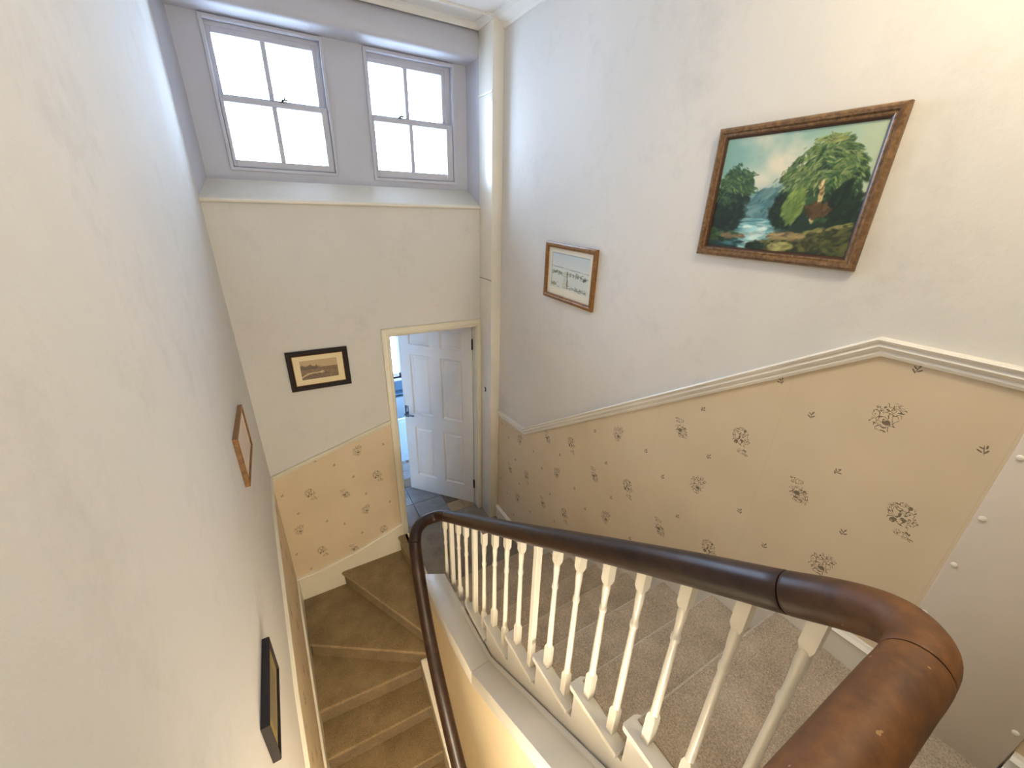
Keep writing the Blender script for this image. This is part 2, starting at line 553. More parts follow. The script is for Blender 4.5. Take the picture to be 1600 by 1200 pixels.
# ------------------------------------------------------------------ dado rails, skirtings and wallpaper
dado = [(0.0, -0.028), (0.010, -0.028), (0.014, -0.018), (0.011, -0.012), (0.018, -0.006), (0.022, 0.002), (0.018, 0.008),
        (0.017, 0.012), (0.024, 0.016), (0.027, 0.022), (0.022, 0.028), (0.0, 0.028)]
dR = [(XR, -0.212, 1.225), (XR, -0.66, 1.258), (XR, -2.640, 2.575), (XR, -6.0, 2.578)]
struct(MB().rings(sweep(dR, (-1, 0, 0), dado)).build('trim_3', M['trim'], smooth=True, angle=25))
dB = [(XL, 0, 0.992), (0.648, 0, 1.256)]
struct(MB().rings(sweep(dB, (0, -1, 0), [(d * 0.8, h * 0.7) for d, h in dado])).build('trim_4', M['trimcream'], smooth=True, angle=25))
dL = [(XL, -0.0, 0.992), (XL, -0.42, 0.985), (XL, -1.45, 0.60), (XL, -5.0, -1.9)]
struct(MB().rings(sweep(dL, (1, 0, 0), [(d * 0.7, h * 0.7) for d, h in dado])).build('trim_5', M['trimcream'], smooth=True, angle=25))

def paper(pts, uvf, parent):
    me = bpy.data.meshes.new('wallpaper')
    me.from_pydata(pts, [], [tuple(range(len(pts)))])
    ul = me.uv_layers.new(name='UVMap')
    for lp in me.loops:
        ul.data[lp.index].uv = uvf(pts[lp.vertex_index])
    me.materials.append(M['paper'])
    o = bpy.data.objects.new('wallpaper', me)
    COL.objects.link(o)
    o.parent = parent
    return o
e = 0.0018
paper([(XR - e, -0.212, 0.0), (XR - e, -2.9, 1.2), (XR - e, -6.05, 1.2), (XR - e, -6.05, 2.578), (XR - e, -2.64, 2.575), (XR - e, -0.66, 1.258), (XR - e, -0.212, 1.225)],
      lambda p: (-p[1] - 2.718, p[2] - 1.756), wall_right)
paper([(XL, -e, -0.6), (0.648, -e, -0.3), (0.648, -e, 1.256), (XL, -e, 0.992)],
      lambda p: (p[0] - 0.356, p[2] - 0.447), wall_back)
paper([(XL + e, 0, -0.7), (XL + e, 0, 0.992), (XL + e, -0.42, 0.985), (XL + e, -1.45, 0.60), (XL + e, -5.0, -1.9), (XL + e, -5.0, -2.1), (XL + e, -2.5, -2.0)],
      lambda p: (p[1] + 0.3, p[2] - 0.5), wall_left)

# skirting on the end wall beside the winders (curved top)
top = [(XL, -0.062), (-0.10, -0.058), (0.084, -0.022), (0.23, 0.012), (0.356, 0.053), (0.50, 0.098), (0.655, 0.15)]
bot = [(XL, -0.56), (0.655, -0.56)]
s = MB()
poly = [(x, z) for x, z in top] + bot[::-1]
s.loft([(x, 0.0, z) for x, z in poly], [(x, -0.018, z) for x, z in poly])
s.rings([[(x, -0.0, z), (x, -0.024, z), (x, -0.026, z + 0.008), (x, -0.02, z + 0.017), (x, -0.0, z + 0.020)] for x, z in top])
struct(s.build('baseboard_back', M['trimcream']))
# left wall string board
s = MB()
tl = [(0.0, -0.062), (-0.3, -0.10), (-0.85, -0.33), (-1.2, -0.50), (-4.0, -2.46)]
poly = [(y, z) for y, z in tl] + [(-4.0, -3.2), (0.0, -0.9)]
s.loft([(XL, y, z) for y, z in poly], [(XL + 0.016, y, z) for y, z in poly])
struct(s.build('baseboard_left', M['trimcream']))
# right wall: landing skirting, raking string, upper skirting
s = MB()
poly = [(-0.212, 0.165), (-0.52, 0.165), (-0.80, 0.34), (-2.80, 1.548), (-2.955, 1.552), (-2.976, 1.56), (-2.976, 1.30), (-2.6, 1.1), (-0.9, 0.0), (-0.212, 0.0)]
s.loft([(XR, y, z) for y, z in poly], [(XR - 0.018, y, z) for y, z in poly])
mould = [(0.0, 0.0), (0.022, 0.0), (0.024, 0.006), (0.012, 0.016), (0.008, 0.024), (0.0, 0.026)]
s.rings(sweep([(XR, -0.212, 0.158), (XR, -0.515, 0.158), (XR, -0.80, 0.333), (XR, -2.79, 1.535), (XR, -2.976, 1.545)], (-1, 0, 0), mould))
s.box((XR - 0.022, -2.978, 1.43), (XR, -2.966, 1.60))
struct(s.build('baseboard_right', M['trim']))
s = MB()
s.box((XR - 0.018, -6.05, TOP), (XR, -3.268, TOP + 0.11))
s.box((XR - 0.026, -6.05, TOP), (XR, -3.268, TOP + 0.07))
s.rings(sweep([(XR, -6.05, TOP + 0.106), (XR, -3.268, TOP + 0.106)], (-1, 0, 0), mould))
struct(s.build('baseboard_right', M['trim']))

# boarded panel with screw caps
pan = thing('access_panel', 'tall narrow white boarded panel with round screw caps, flush on right wall beside upper floor', 'panel', (XR, -3.12, TOP))
put(MB().box((XR - 0.014, -3.265, TOP - 0.004), (XR - 0.001, -2.9765, 2.545)).build('board', M['panel'], bevel=0.004), pan)
for y in (-2.993, -3.249):
    for z in (2.480, 2.384, 2.188, 2.018, 1.820, 1.633) if y > -3.1 else (2.384, 2.188, 2.018, 1.820, 1.633):
        if y > -3.1 and z in (1.633, 2.480):
            continue
        r = []
        for d, rr in ((0.0, 0.008), (0.002, 0.0078), (0.004, 0.006), (0.005, 0.003)):
            r.append([(XR - 0.014 - d, y + rr * math.cos(i * math.pi / 6), z + rr * math.sin(i * math.pi / 6)) for i in range(12)])
        put(MB().rings(r).build('screw_cap', M['trim'], smooth=True, angle=60), pan)

# ------------------------------------------------------------------ door
# architrave
arch_prof = [(0.0, 0.0), (0.014, 0.0), (0.020, 0.006), (0.018, 0.016), (0.022, 0.022), (0.016, 0.040), (0.014, 0.052), (0.018, 0.058), (0.0, 0.060)]
def architrave():
    m = MB()
    inner = [(0.705, L0 - 0.02), (0.705, 2.0), (1.453, 2.0), (1.453, L0)]
    dirs = [(-1, 0), (-1, 1), (1, 1), (1, 0)]
    rings = []
    for (x, z), (dx, dz) in zip(inner, dirs):
        rings.append([(x + dx * h * (1.0 if x < 1 else 0.6), -d, z + dz * h) for d, h in arch_prof])
    m.rings(rings)
    return m
struct(architrave().build('trim_6', M['trimcream'], smooth=True, angle=25))
# lining of the opening and threshold
m = MB()
m.box((0.70, 0.0, L0), (0.712, 0.17, 2.0))
m.box((1.449, 0.0, L0), (1.455, 0.17, 2.0))
m.box((0.70, 0.0, 1.99), (1.455, 0.17, 2.0))
m.box((0.712, 0.075, L0), (0.724, 0.115, 1.99))
struct(m.build('trim_7', M['trimcream']))

def door_leaf():
    """leaf in its own frame: hinge edge at x=0, leaf towards -x, faces at y=0 (hall side, -y) and y=.035"""
    W_, H_ = 0.758, 1.945
    root = bpy.data.objects.new('door_1', None)
    COL.objects.link(root)
    root['kind'] = 'structure'
    sx = [0.0, 0.105, 0.325, 0.430, 0.65, W_]            # stile, panel, muntin, panel, stile
    rz = [0.0, 0.20, 0.80, 0.95, 1.59, 1.69, 1.87, H_]   # rail, panel, rail, panel, rail, panel, rail
    f = MB()
    f.box((-W_, 0.0165, 0), (0, 0.020, H_))
    for k in range(0, 6, 2):
        pass
    for (a, b) in ((sx[0], sx[1]), (sx[2], sx[3]), (sx[4], sx[5])):
        f.box((-b, 0.0, 0), (-a, 0.035, H_))
    for (a, b) in ((rz[0], rz[1]), (rz[2], rz[3]), (rz[4], rz[5]), (rz[6], rz[7])):
        for (c, d) in ((sx[1], sx[2]), (sx[3], sx[4])):
            f.box((-d, 0.0, a), (-c, 0.035, b))
    f.build('door_frame', M['door'], root)
    for (c, d) in ((sx[1], sx[2]), (sx[3], sx[4])):
        for (a, b) in ((rz[1], rz[2]), (rz[3], rz[4]), (rz[5], rz[6])):
            p = MB()
            rings = []
            for off, y in ((0.0, 0.0005), (0.010, 0.014), (0.020, 0.0155), (0.036, 0.005), (0.040, 0.0045)):
                rings.append([(-d + off, y, a + off), (-c - off, y, a + off), (-c - off, y, b - off), (-d + off, y, b - off)])
            n = len(rings)
            vs = [q for r in rings for q in r]
            fs = [(k * 4 + i, k * 4 + (i + 1) % 4, (k + 1) * 4 + (i + 1) % 4, (k + 1) * 4 + i) for k in range(n - 1) for i in range(4)]
            fs.append(tuple((n - 1) * 4 + i for i in range(4)))
            p.add(vs, fs)
            p.build('door_panel', M['door'], root)
    h = MB()
    h.box((-W_ + 0.012, -0.006, 0.90), (-W_ + 0.052, 0.0, 1.03))
    n = 12
    h.rings([[(-W_ + 0.032 + 0.009 * math.cos(2 * math.pi * i / n), y, 0.945 + 0.009 * math.sin(2 * math.pi * i / n)) for i in range(n)] for y in (-0.006, -0.045)])
    h.box((-W_ + 0.026, -0.052, 0.938), (-W_ + 0.135, -0.038, 0.952))
    h.build('door_handle', M['chrome'], root, bevel=0.003)
    MB().box((-W_ + 0.026, -0.0075, 1.0), (-W_ + 0.038, -0.006, 1.02)).build('keyhole', M['black'], root)
    for z in (0.20, 1.72):
        k = MB()
        k.box((-0.002, -0.004, z), (0.012, 0.030, z + 0.095))
        k.rings([[(0.006 + 0.007 * math.cos(2 * math.pi * i / n), -0.006 + 0.007 * math.sin(2 * math.pi * i / n), zz) for i in range(n)] for zz in (z, z + 0.095)])
        k.build('hinge', M['iron'], root)
    return root
door = door_leaf()
door.location = (1.440, 0.070, L0 + 0.012)
door.rotation_euler = (0, 0, math.atan2(0.565, -0.508) - math.pi)

# ------------------------------------------------------------------ room beyond the door
bz = L0
m = MB()
m.box((-0.7, 0.17, bz - 0.15), (2.2, 2.05, bz - 0.006))
floor_b = struct(m.build('floor', M['grout']))
# stone effect tiles in mixed sizes
random.seed(11)
cells = set()
Y0, T = 0.055, 0.155
nx, ny = 9, 11
grid = [[None] * ny for _ in range(nx)]
x_start = 0.72
for i in range(nx):
    for j in range(ny):
        if grid[i][j] is not None:
            continue
        opts = [(2, 2), (2, 1), (1, 2), (1, 1), (2, 2)]
        random.shuffle(opts)
        for (a, b) in opts:
            if i + a <= nx and j + b <= ny and all(grid[i + p][j + q] is None for p in range(a) for q in range(b)):
                for p in range(a):
                    for q in range(b):
                        grid[i + p][j + q] = 1
                x0, y0 = x_start + i * T, Y0 + j * T
                x1, y1 = x0 + a * T - 0.005, y0 + b * T - 0.005
                if y0 < 0.17:
                    x1 = min(x1, 1.448)
                    if x0 > 1.40 or (x1 - x0) < 0.03:
                        break
                t = MB().box((x0, y0, bz - 0.012), (x1, y1, bz + random.uniform(0.0, 0.0015)))
                t.build('tile', M['tile%d' % random.choice((0, 0, 0, 2) if x0 < 0.95 else (1, 2, 1, 0))], floor_b, bevel=0.002, segs=1)
                break
struct(MB().box((0.70, 0.05, bz - 0.10), (1.455, 0.175, bz - 0.008)).build('floor', M['grout']))
m = MB()
wx0, wx1, wz0, wz1 = 0.95, 1.285, 0.845, 1.52
m.box((-0.7, 1.90, -0.1), (wx0, 2.05, 2.5))
m.box((wx1, 1.90, -0.1), (2.2, 2.05, 2.5))
m.box((wx0, 1.90, -0.1), (wx1, 2.05, wz0))
m.box((wx0, 1.90, wz1), (wx1, 2.05, 2.5))
struct(m.build('wall_bathroom', M['bathwall']))
struct(MB().box((-0.85, 0.17, -0.1), (-0.7, 2.05, 2.5)).build('wall_bathroom', M['bathwall']))
struct(MB().box((2.2, 0.17, -0.1), (2.35, 2.05, 2.5)).build('wall_bathroom', M['bathwall']))
struct(MB().box((-0.85, 0.17, 2.5), (2.35, 2.05, 2.6)).build('ceiling', M['ceiling']))
m = MB()
for a, b in (((wx0, wz0), (wx0 + 0.05, wz1)), ((wx1 - 0.05, wz0), (wx1, wz1)), ((wx0, wz0), (wx1, wz0 + 0.05)), ((wx0, wz1 - 0.05), (wx1, wz1))):
    m.box((a[0], 1.95, a[1]), (b[0], 2.0, b[1]))
win3 = struct(m.build('window_3', M['shadedpaint'], bevel=0.003, segs=1))
MB().box((wx0 + 0.05, 1.972, wz0 + 0.05), (wx1 - 0.05, 1.976, wz1 - 0.05)).build('pane', M['glass'], win3)
MB().box((wx0 - 0.03, 1.86, wz0 - 0.025), (wx1 + 0.03, 1.95, wz0)).build('window_sill', M['shadedpaint'], win3, bevel=0.004)
# bath with panel, rim and basin
bath = thing('bath', 'white bath with pale panel glimpsed through half open door', 'bath', (0.75, 1.5, bz))
b = MB()
b.box((-0.4, 1.20, bz), (1.55, 1.215, 0.56))
put(b.build('bath_panel', M['bath']), bath)
rim_o = [(-0.42, 1.18), (1.57, 1.18), (1.57, 1.895), (-0.42, 1.895)]
rim_i = [(-0.34, 1.255), (1.49, 1.255), (1.49, 1.83), (-0.34, 1.83)]
bas = [(-0.24, 1.33), (1.38, 1.33), (1.38, 1.76), (-0.24, 1.76)]
vs = [(x, y, 0.56) for x, y in rim_o] + [(x, y, 0.60) for x, y in rim_o] + [(x, y, 0.60) for x, y in rim_i] + [(x, y, 0.20) for x, y in bas]
fs = [(0, 1, 5, 4), (1, 2, 6, 5), (2, 3, 7, 6), (3, 0, 4, 7)]
fs += [(4 + i, 4 + (i + 1) % 4, 8 + (i + 1) % 4, 8 + i) for i in range(4)] + [(8 + i, 8 + (i + 1) % 4, 12 + (i + 1) % 4, 12 + i) for i in range(4)] + [(12, 13, 14, 15)]
put(MB().add(vs, fs).build('basin', M['bath'], bevel=0.012), bath)
put(MB().box((-0.4, 1.192, bz), (1.55, 1.20, bz + 0.09)).build('plinth', M['bath']), bath)
sh = thing('shelf', 'narrow grey shelf on wall above bath, seen through door gap', 'shelf', (0.9, 1.87, 0.66))
put(MB().box((0.4, 1.80, 0.645), (1.7, 1.899, 0.67)).build('shelf_board', M['bathwall'], bevel=0.004), sh)

# ------------------------------------------------------------------ landing, upper floor
struct(MB().box((0.66, -0.90, L0 - 0.16), (XR, 0.055, L0)).build('floor', M['carpetgrey'], bevel=0.006))
m = MB()
m.box((0.735, -6.1, TOP - 0.18), (XR, -2.90, TOP))
m.box((XL, -6.1, TOP - 0.18), (0.735, -3.02, TOP))
struct(m.build('floor', M['carpet']))
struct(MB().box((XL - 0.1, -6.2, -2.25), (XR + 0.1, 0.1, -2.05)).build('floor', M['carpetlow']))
# white apron round the edge of the upper floor
struct(MB().box((XL, -3.03, TOP - 0.25), (0.745, -3.005, TOP + 0.012)).build('trim_8', M['trim'], bevel=0.004))

# ------------------------------------------------------------------ the upper flight
up = thing('staircase', 'upper carpeted flight with white cut string, climbing from landing along right wall', 'staircase', (1.15, -0.88, L0))
def round_step(x0, x1, yf, yb, z, zb, lip=0.020, r=0.026):
    """tread with rounded nosing and riser, extruded across the flight (front looks to +y)"""
    sec = [(yb, zb), (yb, z)]
    for a in range(0, 181, 30):
        t = math.radians(90 - a)
        sec.append((yf - r + r * math.cos(t), z - r + r * math.sin(t)))
    sec += [(yf - lip, z - 2 * r), (yf - lip - 0.004, zb)]
    m_ = MB().secx(sec, x0, x1)
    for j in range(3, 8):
        m_.mi[2 + j] = 1                         # paler nosing: the window light it catches, painted into the pile
    return m_
for k in range(1, 9):
    yb = nos(k) - GO - 0.03 if k < 8 else -2.90
    put(round_step(0.768, XR - 0.019, nos(k), yb, lev(k), lev(k - 1) - 0.03).build('step', [M['carpet'], M['carpetlit']], smooth=True, angle=50), up)
for k in range(1, 9):
    # white return end of each tread, on which the balusters stand
    yf, yb = nos(k) + 0.008, (nos(k) - GO + 0.004 if k < 8 else -2.90)
    z = lev(k) - 0.008
    poly = [(0.716, yf - 0.008), (0.722, yf), (0.772, yf), (0.79, yf - 0.012), (0.786, yf - 0.075), (0.776, yf - 0.10), (0.784, yf - 0.15), (0.792, yf - 0.20), (0.776, yb + 0.005), (0.776, yb), (0.716, yb)]
    if k < 8:
        poly[-3] = (0.782, yb + 0.004)
    put(MB().prism(poly, z - 0.028, z).build('tread_end', M['trim'], bevel=0.006), up)
# cut string
sec = []
for k in range(1, 9):
    yk = nos(k) - 0.012
    sec += [(yk, lev(k - 1) - 0.036), (yk, lev(k) - 0.036)]
sec[0] = (nos(1) - 0.012, -0.1)
sec += [(-3.02, TOP - 0.044), (-3.02, 1.10)]
sec += [(-2.6, 0.75), (-1.0, -0.3)]
put(MB().secx(sec, 0.730, 0.752).build('string', M['trim']), up)

# ------------------------------------------------------------------ wall between the flights, with its white capping
LX, RX = 0.575, 0.730
LED_L = [(-0.80, 0.335), (-1.76, 0.535), (-3.02, 1.385)]
LED_R = [(-0.945, 0.400), (-1.72, 0.480), (-3.02, 1.360)]
m = MB()
A = [(0.588, -0.805, -2.04), (0.588, -3.4, -2.04), (0.588, -3.4, 1.2), (0.588, -3.02, 1.2), (0.588, -1.76, 0.46), (0.588, -0.805, 0.24)]
B = [(0.72, -0.945, -2.04), (0.72, -3.4, -2.04), (0.72, -3.4, 1.2), (0.72, -3.02, 1.2), (0.72, -1.72, 0.40), (0.72, -0.945, 0.30)]
m.loft(A, B)
spand = put(m.build('spandrel_panel', M['spandrel']), up)
m = MB()
for i in range(2):
    (y0, z0), (y1, z1) = LED_L[i], LED_L[i + 1]
    (y2, z2), (y3, z3) = LED_R[i], LED_R[i + 1]
    a = [(LX, y0, z0), (LX, y1, z1), (RX, y3, z3), (RX, y2, z2)]
    lo_ = [(x, y, z - 0.13) if x > LX + 0.01 or y < -2 else (x, y, z - 0.12) for x, y, z in a]
    m.loft(a, lo_)
cap = m.build('capping', M['trim'], spand, bevel=0.005)
# bead where capping meets the string
rings = []
for (y, z) in ((-1.30, 0.437), (-1.72, 0.482), (-3.0, 1.348)):
    rings.append([(0.722, y, z - 0.004), (0.722, y, z + 0.022), (0.714, y, z + 0.019), (0.706, y, z + 0.008), (0.703, y, z - 0.004)])
MB().rings(rings).build('bead', M['trim'], spand, smooth=True, angle=50)

# ------------------------------------------------------------------ the lower flight with winders
low = thing('staircase', 'lower brown carpeted flight with winders, descending along left wall', 'staircase', (0.1, -1.0, -0.64))
XI = 0.485
def wstep(poly, front, z, zb, mat=M['carpetlow'], r=0.018):
    """polygonal step: front = indices of the nosing edge (a, b); riser set back under it"""
    ax, ay = poly[front[0]]
    bx, by = poly[front[1]]
    t = Vector((bx - ax, by - ay)).normalized()
    n = Vector((t.y, -t.x))
    cen = Vector((sum(p[0] for p in poly) / len(poly), sum(p[1] for p in poly) / len(poly)))
    if (cen - Vector((ax, ay))).dot(n) < 0:
        n = -n                                    # inward
    rings = []
    for off, zz in ((0.020, zb), (0.016, z - 0.042), (0.0045, z - 0.034), (0.0, z - 0.018), (0.005, z - 0.005), (0.018, z)):
        ring = []
        for i, p in enumerate(poly):
            q = Vector(p)
            if i in front:
                q = q + n * off
            ring.append((q.x, q.y, zz))
        rings.append(ring)
    m_ = MB().rings(rings)
    n_ = len(poly)
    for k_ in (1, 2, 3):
        m_.mi[k_ * n_ + front[0]] = 1  # lit look of the nosing edge painted in as paler carpet
    return m_
ZA, ZB, ZC, ZD = -0.148, -0.305, -0.470, -0.640
xi = 0.582
put(wstep([(0.600, -0.018), (0.632, -0.45), (0.646, -0.80), (0.70, -0.80), (0.70, -0.018)], (0, 1), L0, ZA - 0.03).build('step', [M['carpetlow'], M['carpetlowlit']], smooth=True, angle=50), low)
put(wstep([(0.070, -0.018), (0.545, -0.935), (xi + 0.01, -0.945), (xi + 0.08, -0.78), (0.70, -0.40), (0.70, -0.018)], (0, 1), ZA, ZB - 0.03).build('step', [M['carpetlow'], M['carpetlowlit']], smooth=True, angle=50), low)
put(wstep([(XL + 0.016, -0.470), (0.545, -1.000), (xi, -1.000), (xi, -0.90), (0.545, -0.88), (0.12, -0.018), (XL + 0.016, -0.018)], (0, 1), ZB, ZC - 0.03).build('step', [M['carpetlow'], M['carpetlowlit']], smooth=True, angle=50), low)
put(wstep([(XL + 0.016, -0.915), (xi, -0.972), (xi, -0.92), (0.50, -0.90), (XL + 0.016, -0.42)], (0, 1), ZC, ZD - 0.03).build('step', [M['carpetlow'], M['carpetlowlit']], smooth=True, angle=50), low)
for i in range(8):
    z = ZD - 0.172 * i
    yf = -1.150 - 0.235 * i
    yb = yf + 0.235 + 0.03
    put(wstep([(XL + 0.016, yf), (XI, yf - 0.035), (XI, yb - 0.035), (XL + 0.016, yb)], (0, 1), z, z - 0.21).build('step', [M['carpetlow'], M['carpetlowlit']], smooth=True, angle=50), low)
# inner string with flat cap
m = MB()
sec = [(-0.955, -0.46), (-0.955, -0.40), (-0.97, -0.395), (-3.0, -1.865), (-3.0, -2.06), (-2.6, -2.06), (-0.955, -0.90)]
m.secx(sec, XI, 0.584)
put(m.build('string', M['trimcream'], bevel=0.004), low)
# bar between the two carpets on the landing
struct(MB().secy([(0.688, L0), (0.692, L0 + 0.006), (0.704, L0 + 0.006), (0.708, L0)], -0.86, -0.02).build('trim_9', M['bar']))

# ------------------------------------------------------------------ balustrade
bal = thing('balustrade', 'white turned balusters under a thick brown mahogany handrail along the upper flight', 'balustrade', (0.755, -1.8, 0.7))
XB = 0.755
# centre line of the rail
def railz(y):
    return 2.105 + 0.690 * (-2.64 - y)
lower = [(0.425, -3.00, -0.98), (0.43, -2.40, -0.52), (0.438, -1.88, -0.09), (0.447, -1.620, 0.150), (0.464, -1.372, 0.372), (0.486, -1.160, 0.640), (0.500, -1.062, 0.790)]
bend = [(0.515, -1.000, 0.850), (0.555, -0.925, 0.885), (0.625, -0.878, 0.895), (0.70, -0.872, 0.895), (0.742, -0.905, 0.918)]
main = [(XB, -0.98, 0.965), (XB, -1.30, 1.185), (XB, -1.9, railz(-1.9)), (XB, -2.4, railz(-2.4)), (XB, -2.70, railz(-2.70) - 0.003), (XB, -2.885, 2.264)]
knee = [(0.756, -2.972, 2.322), (0.748, -3.025, 2.350), (0.712, -3.060, 2.365), (0.66, -3.068, 2.369), (0.60, -3.068, 2.370)]
back = [(0.40, -3.068, 2.370), (0.1, -3.068, 2.370), (XL + 0.0, -3.068, 2.370)]
ctrl = [Vector(p) for p in lower + bend + main + knee + back]
marks = [len(lower) + 0, len(lower) + len(bend), len(lower) + len(bend) + len(main) - 1, len(lower) + len(bend) + len(main) + len(knee) - 2]
pts, seg_of = [], []
SUB = 8
for i in range(len(ctrl) - 1):
    p0, p1, p2, p3 = ctrl[max(i - 1, 0)], ctrl[i], ctrl[i + 1], ctrl[min(i + 2, len(ctrl) - 1)]
    # centripetal-like tangents scaled by chord
    d = (p2 - p1).length
    m1 = (p2 - p0) / max(1e-6, ((p1 - p0).length + d)) * d if i > 0 else (p2 - p1)
    m2 = (p3 - p1) / max(1e-6, (d + (p3 - p2).length)) * d if i + 2 < len(ctrl) else (p2 - p1)
    for s_ in range(SUB):
        t = s_ / SUB
        h00, h10 = 2 * t ** 3 - 3 * t ** 2 + 1, t ** 3 - 2 * t ** 2 + t
        h01, h11 = -2 * t ** 3 + 3 * t ** 2, t ** 3 - t ** 2
        pts.append(p1 * h00 + m1 * h10 + p2 * h01 + m2 * h11)
        seg_of.append(i)
pts.append(ctrl[-1])
seg_of.append(len(ctrl) - 1)
# frames by parallel transport
frames = []
t0 = (pts[1] - pts[0]).normalized()
side = t0.cross(Vector((0, 0, 1))).normalized()
for i in range(len(pts)):
    t = (pts[min(i + 1, len(pts) - 1)] - pts[max(i - 1, 0)]).normalized()
    side = (side - t * side.dot(t)).normalized()
    upv = side.cross(t).normalized()
    frames.append((t, side, upv))
NS = 28
def rail_ring(i, scale):
    t, sd, upv = frames[i]
    r = []
    for a in range(NS):
        th = 2 * math.pi * a / NS
        rad = 0.0405 * scale
        r.append(pts[i] + sd * (rad * math.cos(th)) + upv * (rad * math.sin(th)))
    return r
cuts = [0] + [mk * SUB for mk in marks] + [len(pts) - 1]
for a, b in zip(cuts[:-1], cuts[1:]):
    rings = []
    for i in range(a, b + 1):
        if i == a and a > 0:
            q = [p + (pts[i + 1] - pts[i]).normalized() * 0.0015 for p in rail_ring(i, 0.975)]
            rings.append(q)
            rings.append([p + (pts[i + 1] - pts[i]).normalized() * 0.0035 for p in rail_ring(i, 1.0)])
        elif i == b and b < len(pts) - 1:
            rings.append([p - (pts[i] - pts[i - 1]).normalized() * 0.0035 for p in rail_ring(i, 1.0)])
            rings.append([p - (pts[i] - pts[i - 1]).normalized() * 0.0012 for p in rail_ring(i, 0.975)])
        else:
            rings.append(rail_ring(i, 1.0))
    put(MB().rings(rings).build('handrail', M['rail'], smooth=True, angle=50), bal)

def rail_bottom(y):
    best = None
    for p in pts:
        if p.z > 0.85 and abs(p.x - XB) < 0.08 and p.y < -0.86:
            d = abs(p.y - y)
            if best is None or d < best[0]:
                best = (d, p)
    return best[1]
def turned(x, y, z0, z1, hb, ht):
    """square blocks at both ends, turned shaft between with two small rings"""
    m = MB()
    B_ = 0.0145
    def sq(z, s):
        return [(x - s, y - s, z), (x + s, y - s, z), (x + s, y + s, z), (x - s, y + s, z)]
    m.rings([sq(z0, B_), sq(z0 + hb - 0.006, B_), sq(z0 + hb + 0.010, B_ * 0.72)])
    m.rings([sq(z1 - ht - 0.012, B_ * 0.70), sq(z1 - ht + 0.006, B_), sq(z1, B_)])
    a, b = z0 + hb + 0.002, z1 - ht - 0.006
    L = b - a
    prof = [(0.0, 0.0135), (0.012, 0.0160), (0.03, 0.0175), (0.045, 0.0150), (0.055, 0.0165), (0.07, 0.0160), (0.25, 0.0158), (0.5, 0.0145), (0.70, 0.0130),
            (0.715, 0.0128), (0.725, 0.0165), (0.745, 0.0172), (0.762, 0.0165), (0.772, 0.0130), (0.85, 0.0135), (0.93, 0.0165), (1.0, 0.0160)]
    n = 14
    m.rings([[(x + 0.78 * r * math.cos(2 * math.pi * i / n), y + 0.78 * r * math.sin(2 * math.pi * i / n), a + L * t) for i in range(n)] for t, r in prof])
    return m
SQUARE = {2, 5, 10}
bys = []
for k in range(1, 9):
    bys += [(nos(k) - 0.062, k), (nos(k) - 0.187, k)]
bys.append((nos(8) - 0.305, 8))
for i, (y, k) in enumerate(bys, 1):
    p = rail_bottom(y)
    z0 = lev(k) - 0.010
    z1 = p.z - 0.030
    x = XB if i < 17 else 0.752
    if i in SQUARE:
        s = 0.0140
        o = MB().box((x - s, y - s, z0), (x + s, y + s, z1)).build('baluster', M['baluster'], bevel=0.002, segs=1)
        o['label'] = 'plain square baluster'
    else:
        o = turned(x, y, z0, z1, 0.125 if k < 8 else 0.13, 0.088).build('baluster', M['baluster'], smooth=True, angle=35)
    put(o, bal)

# ------------------------------------------------------------------ pictures
def blend(img, mask, col):
    img += mask[..., None] * (np.array(col, float) - img)
def art(name, mat, rgb, to_world, parent):
    """flat print as a fine grid carrying its colours"""
    h, w_ = rgb.shape[:2]
    vs = [to_world(i / (w_ - 1), 1 - j / (h - 1)) for j in range(h) for i in range(w_)]
    fs = [(j * w_ + i, (j + 1) * w_ + i, (j + 1) * w_ + i + 1, j * w_ + i + 1) for j in range(h - 1) for i in range(w_ - 1)]
    me = bpy.data.meshes.new(name)
    me.from_pydata(vs, [], fs)
    at = me.color_attributes.new('print', 'FLOAT_COLOR', 'POINT')
    c = np.clip(rgb / 255.0, 0, 1)
    l_ = np.where(c <= 0.04045, c / 12.92, ((c + 0.055) / 1.055) ** 2.4)
    l_ = np.concatenate([l_, np.ones((h, w_, 1))], 2).astype(np.float32)
    at.data.foreach_set('color', l_.ravel())
    me.materials.append(mat)
    o = bpy.data.objects.new(name, me)
    COL.objects.link(o)
    return put(o, parent)
def frame_mesh(prof, W_, H_, to_world):
    """prof: (inset from the outer edge, height off the wall); mitred round a W x H rectangle"""
    m = MB()
    rings = []
    for (sx_, sy_) in ((0, 0), (1, 0), (1, 1), (0, 1), (0, 0)):
        rings.append([to_world((d if sx_ == 0 else W_ - d), (d if sy_ == 0 else H_ - d), h) for d, h in prof])
    n = len(prof)
    vs = [p for r in rings[:4] for p in r]
    fs = []
    for k in range(4):
        for i in range(n):
            fs.append((k * n + i, k * n + (i + 1) % n, ((k + 1) % 4) * n + (i + 1) % n, ((k + 1) % 4) * n + i))
    m.add(vs, fs)
    return m
rng = np.random.default_rng(5)

